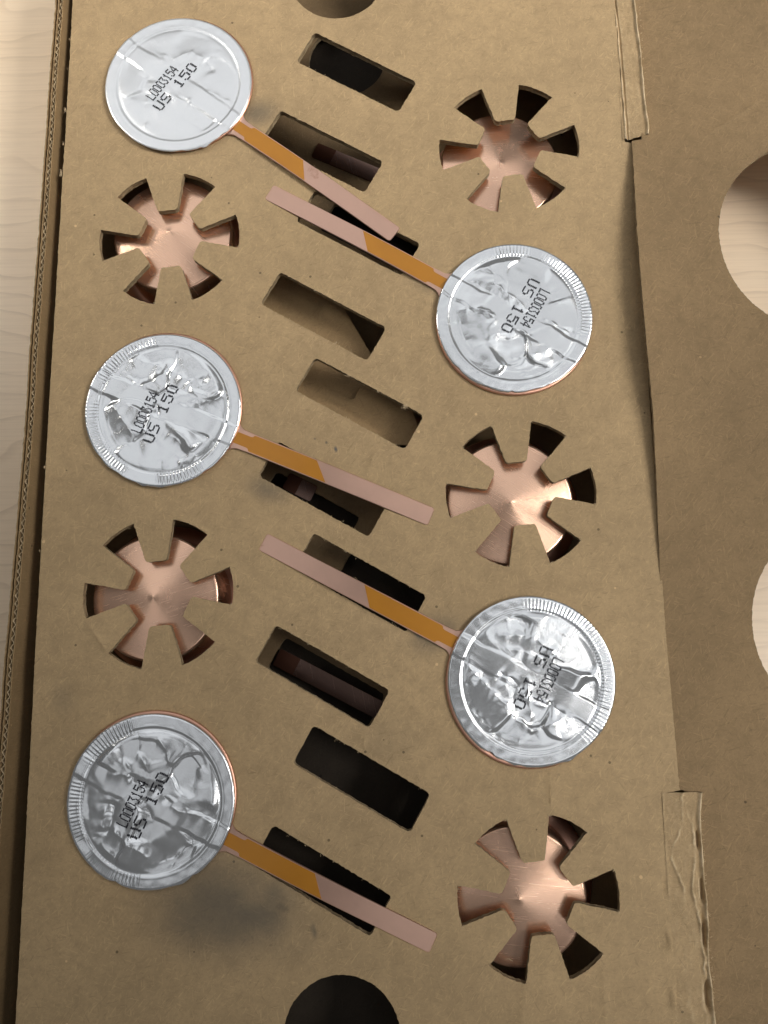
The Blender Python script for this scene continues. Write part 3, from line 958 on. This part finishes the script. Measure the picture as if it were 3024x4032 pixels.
def foil_height(D):
    rs = np.random.default_rng(D['seed'])
    amp = D['amp']
    nf = int(4 + 5 * amp)
    rf = []
    for _ in range(nf):
        r, a = 21 * math.sqrt(rs.uniform(0, 1)), rs.uniform(0, 2 * np.pi)
        th, L = rs.uniform(0, np.pi), rs.uniform(2.5, 8)
        x, y = r * math.cos(a), r * math.sin(a)
        rf.append((x - L * math.cos(th), y - L * math.sin(th), x + L * math.cos(th), y + L * math.sin(th), rs.choice((-1, 1)) * rs.uniform(0.08, 0.24), rs.uniform(1.4, 3.4)))
    for k in range(16):   # radial puckers running in from the rim
        a = rs.uniform(0, 2 * np.pi)
        r0, r1 = rs.uniform(16, 21), 24.6
        rf.append((r0 * math.cos(a), r0 * math.sin(a), r1 * math.cos(a), r1 * math.sin(a), rs.choice((-1, 1)) * rs.uniform(0.04, 0.16), rs.uniform(.6, 1.2)))
    planes = [(20 * math.sqrt(rs.uniform()) * np.array([math.cos(t), math.sin(t)]), rs.normal(0, 0.055, 2), rs.normal(0, 0.09)) for t in rs.uniform(0, 2 * np.pi, 13)]

    def h(u, v):
        u, v = np.asarray(u, float), np.asarray(v, float)
        r = np.hypot(u, v)
        a = np.degrees(np.arctan2(v, u))
        inner = smoothstep(25.2, 22.0, r)
        vb = v - D['voff'] + 0.6 * noise2(u * 0.2, v * 0.1, D['seed'] + 9)
        band = smoothstep(4.7, 3.1, np.abs(vb))
        uw = u + 0.9 * noise2(u * 0.18, v * 0.18, D['seed'])
        vw = v + 0.9 * noise2(u * 0.18, v * 0.18, D['seed'] + 1)
        z = np.zeros_like(u)
        # facets: nearest-plane blend
        ws, zs = 0, 0
        for p, g, o in planes:
            d2 = (uw - p[0]) ** 2 + (vw - p[1]) ** 2
            wgt = np.exp(-d2 / 8.5) + 1e-9
            ws = ws + wgt
            zs = zs + wgt * (o + g[0] * (uw - p[0]) + g[1] * (vw - p[1]))
        z += 1.0 * zs / ws
        z += 0.10 * (np.abs(noise2(uw * 0.13, vw * 0.13, D['seed'] + 2)) - 0.3) + 0.02 * (0.3 - np.abs(noise2(uw * 0.33, vw * 0.33, D['seed'] + 3)))

        def fold(x0, y0, x1, y1, A, wd):
            dx, dy = x1 - x0, y1 - y0
            L = math.hypot(dx, dy)
            s = ((uw - x0) * dx + (vw - y0) * dy) / L
            d = ((uw - x0) * -dy + (vw - y0) * dx) / L
            e = smoothstep(-1.2, 1.2, s) * (1 - smoothstep(L - 1.2, L + 1.2, s)) * (0.75 + 0.25 * np.sin(s * 1.3 + A * 9))
            prof = np.exp(-np.abs(d) / wd)
            return A * e * np.where(d > 0, prof, np.exp(-np.abs(d) / (wd * 1.9)))
        for f in rf:
            z += fold(*f)
        z *= amp
        z *= (1 - 0.8 * band)
        for (x0, y0, x1, y1, s) in D['folds']:
            z += fold(x0, y0, x1, y1, 0.36 * s * (0.6 + 0.4 * amp), 1.15)
        z *= inner
        z += 0.45 * (1 - (np.minimum(r, 25) / 25) ** 2) - 0.20 * smoothstep(26.0, 24.6, r) - 0.13 * np.exp(-((r - 24.6) / 0.6) ** 2) * (0.8 + 0.3 * noise2(a * .1, r * 0, 4)) + 0.05 * np.exp(-((r - 25.7) / 0.5) ** 2)
        # raised band of the lead running under the foil, with a pinched crease on either side
        bz = (0.30 + 0.10 * noise2(u * 0.15, v * 0.05, D['seed'] + 8)) * band - 0.03 * np.exp(-((np.abs(vb) - 4.6) / 0.6) ** 2) * (0.55 + 0.6 * noise2(u * 0.5, v * 0, D['seed'] + 7))
        bz = bz * np.where(u > 0, smoothstep(1, 8, u), smoothstep(8, 17, -u))
        z += bz
        # crimped sectors of the rim
        for a0, a1 in D['crimp']:
            for sh in (0, 360, -360):
                m = smoothstep(a0 - 4, a0 + 5, a + sh) * (1 - smoothstep(a1 - 5, a1 + 4, a + sh))
                z += m * 0.085 * np.sin(np.radians(a) * 130 + 0.8 * noise2(a * 0.3, r * 0.2, 5)) * smoothstep(24.0, 25.2, r) * (1 - 0.7 * smoothstep(27.5, 29.6, r))
        z += 0.05 * noise2(u * 0.35, v * 0.35, D['seed'] + 21) * smoothstep(24, 26, r)
        c = np.where(r > 21, -0.60, -0.85)          # the foil cannot sink through the copper below it
        z = c + 0.14 * np.logaddexp(0, (z - c) / 0.14)
        z -= 0.45 * smoothstep(29.3, 30.3, r)
        return z
    return h


def build_disc(k, D):
    t = thing("foil_disc", DLAB[k], "foil disc", (*D['c'], 0), math.radians(D['ang']), "foil-lidded copper discs on the tray")
    ca, sa = math.cos(-math.radians(D['ang'])), math.sin(-math.radians(D['ang']))
    ox, oy = D['cop']
    lx, ly = ca * ox - sa * oy, sa * ox + ca * oy        # copper offset, in the disc's own axes
    FZ = 1.95
    # copper disc with milled rim
    prof = [(0.5, 0.3), (27.4, 0.2), (28.5, 1.15), (29.3, 1.2), (29.75, 1.1), (30.0, 0.8), (30.0, 0.35), (29.7, 0.12), (20, 0.1)]
    fl = lathe("copper_disc", prof, 360, m_flange, t, lambda A, r, z: (0.05 * np.sin(A * 120) if r > 29.5 else 0 * A))
    fl.location = (lx * MM, ly * MM, 0)
    # foil lid
    H = foil_height(D)
    rs = np.random.default_rng(D['seed'] + 50)
    na, nr = 600, 90

    def edge_r(A):
        e = 30.0 + 0.14 * noise2(np.cos(A) * 3 + 9, np.sin(A) * 3, D['seed']) + 0.07 * noise2(np.cos(A) * 14, np.sin(A) * 14, D['seed'] + 1)
        for _a, _w, _d in jag:
            d = np.angle(np.exp(1j * (A - _a)))
            e = e + _d * np.exp(-(d / _w) ** 2)
        return e
    base_a = math.radians(-D['ang'])
    jag = [(base_a - math.pi / 2 + rs.uniform(-.9, .7), rs.uniform(.02, .09), rs.uniform(-.6, .5)) for _ in range(12)]
    A = np.linspace(0, 2 * np.pi, na, endpoint=False)
    fr = np.linspace(0, 1, nr) ** 0.8
    fr[0] = 0.001
    RR = fr[:, None] * edge_r(A)[None, :]
    U, Vv = RR * np.cos(A), RR * np.sin(A)
    Z = FZ + H(U, Vv)
    verts = np.stack([U, Vv, Z], -1).reshape(-1, 3)
    faces = [(j * na + i, j * na + (i + 1) % na, (j + 1) * na + (i + 1) % na, (j + 1) * na + i)[::-1] for j in range(nr - 1) for i in range(na)]
    skirt = np.c_[U[-1] * 0.998, Vv[-1] * 0.998, np.full(na, FZ - 0.55)]
    b = (nr - 1) * na
    n0 = len(verts)
    verts = np.concatenate([verts, skirt])
    faces += [(b + i, b + (i + 1) % na, n0 + (i + 1) % na, n0 + i)[::-1] for i in range(na)]
    lid = mesh_obj("foil_lid", verts, faces, m_foil_matte if k == 1 else m_foil, t, None, True)
    # dot-matrix code printed on the lid
    PV, PF = [], []

    def dot(u, v, ru, rv):
        n = 8
        b = len(PV)
        a = np.linspace(0, 2 * np.pi, n, endpoint=False)
        uu, vv = u + ru * np.cos(a), v + rv * np.sin(a)
        zz = FZ + H(uu, vv) + 0.10
        for p in zip(uu, vv, zz):
            PV.append(p)
        PV.append((u, v, float(FZ + H(np.array([u]), np.array([v]))[0]) + 0.10))
        for i in range(n):
            PF.append((b + i, b + (i + 1) % n, b + n))

    def text(s, u_top, v0, pitch, cs, rs_, ru, rv):
        for ci, ch in enumerate(s):
            for row, bits in enumerate(FONT[ch].split()):
                for col, bit in enumerate(bits):
                    if bit == '1':
                        dot(u_top + row * rs_ + random.gauss(0, .04), v0 + ci * pitch + col * cs + random.gauss(0, .04) + row * 0.03, ru, rv)
    text("L0003154", -7.2, -11.9 + D['toff'], 2.13, 0.37, 0.63, 0.33, 0.26)
    text("US 150", -1.7, -13.6 + D['toff'], 4.15, 0.66, 0.64, 0.32, 0.48)
    mesh_obj("printed_code", PV, PF, m_ink, lid, None, False)
    # lead strip and amber film
    vo = D['voff']

    def zl(u):
        q = min(1, max(0, (u - 32)) / 78)
        return 0.72 + (D['z1'] - 0.95) * q + 0.85 * math.sin(q * math.pi * 1.25) * D.get("bow", 1.0)
    hw, hw1 = 3.75, 3.55
    P = [(24, vo - 3.6), (27.5, vo - 5.8), (29.6, vo - 5.5), (30.6, vo - 4.6), (32.0, vo - 3.95), (36.5, vo - hw), (70, vo - (hw + hw1) / 2), (90, vo - hw1), (109.2, vo - hw1), (110.0, vo - hw1 + .25), (110.3, vo - hw1 + .9),
         (110.3, vo + hw1 - .9), (110.0, vo + hw1 - .25), (109.2, vo + hw1), (90, vo + hw1), (70, vo + (hw + hw1) / 2), (36.5, vo + hw), (32.0, vo + 3.95), (30.6, vo + 4.6), (29.6, vo + 5.5), (27.5, vo + 5.8), (24, vo + 3.6)]
    prism("lead_strip", P, zl, 0.55, m_lead, t, 0.15)
    f0, f1 = D['film']
    fw = 3.28
    Q = [(24, vo - 2.25), (35.6, vo - 2.25), (36.3, vo - 2.45), (36.6, vo - 2.9), (36.8, vo - fw + .1), (37.2, vo - fw), (50, vo - fw), (f1, vo - fw), (f0, vo + fw), (50, vo + fw), (37.2, vo + fw), (36.8, vo + fw - .1), (36.6, vo + 2.9), (36.3, vo + 2.45), (35.6, vo + 2.25), (24, vo + 2.25)]
    prism("insulating_film", Q, lambda u: zl(u) + 0.09, 0.08, m_film, t)
    return t


for k, D in DISCS.items():
    build_disc(k, D)
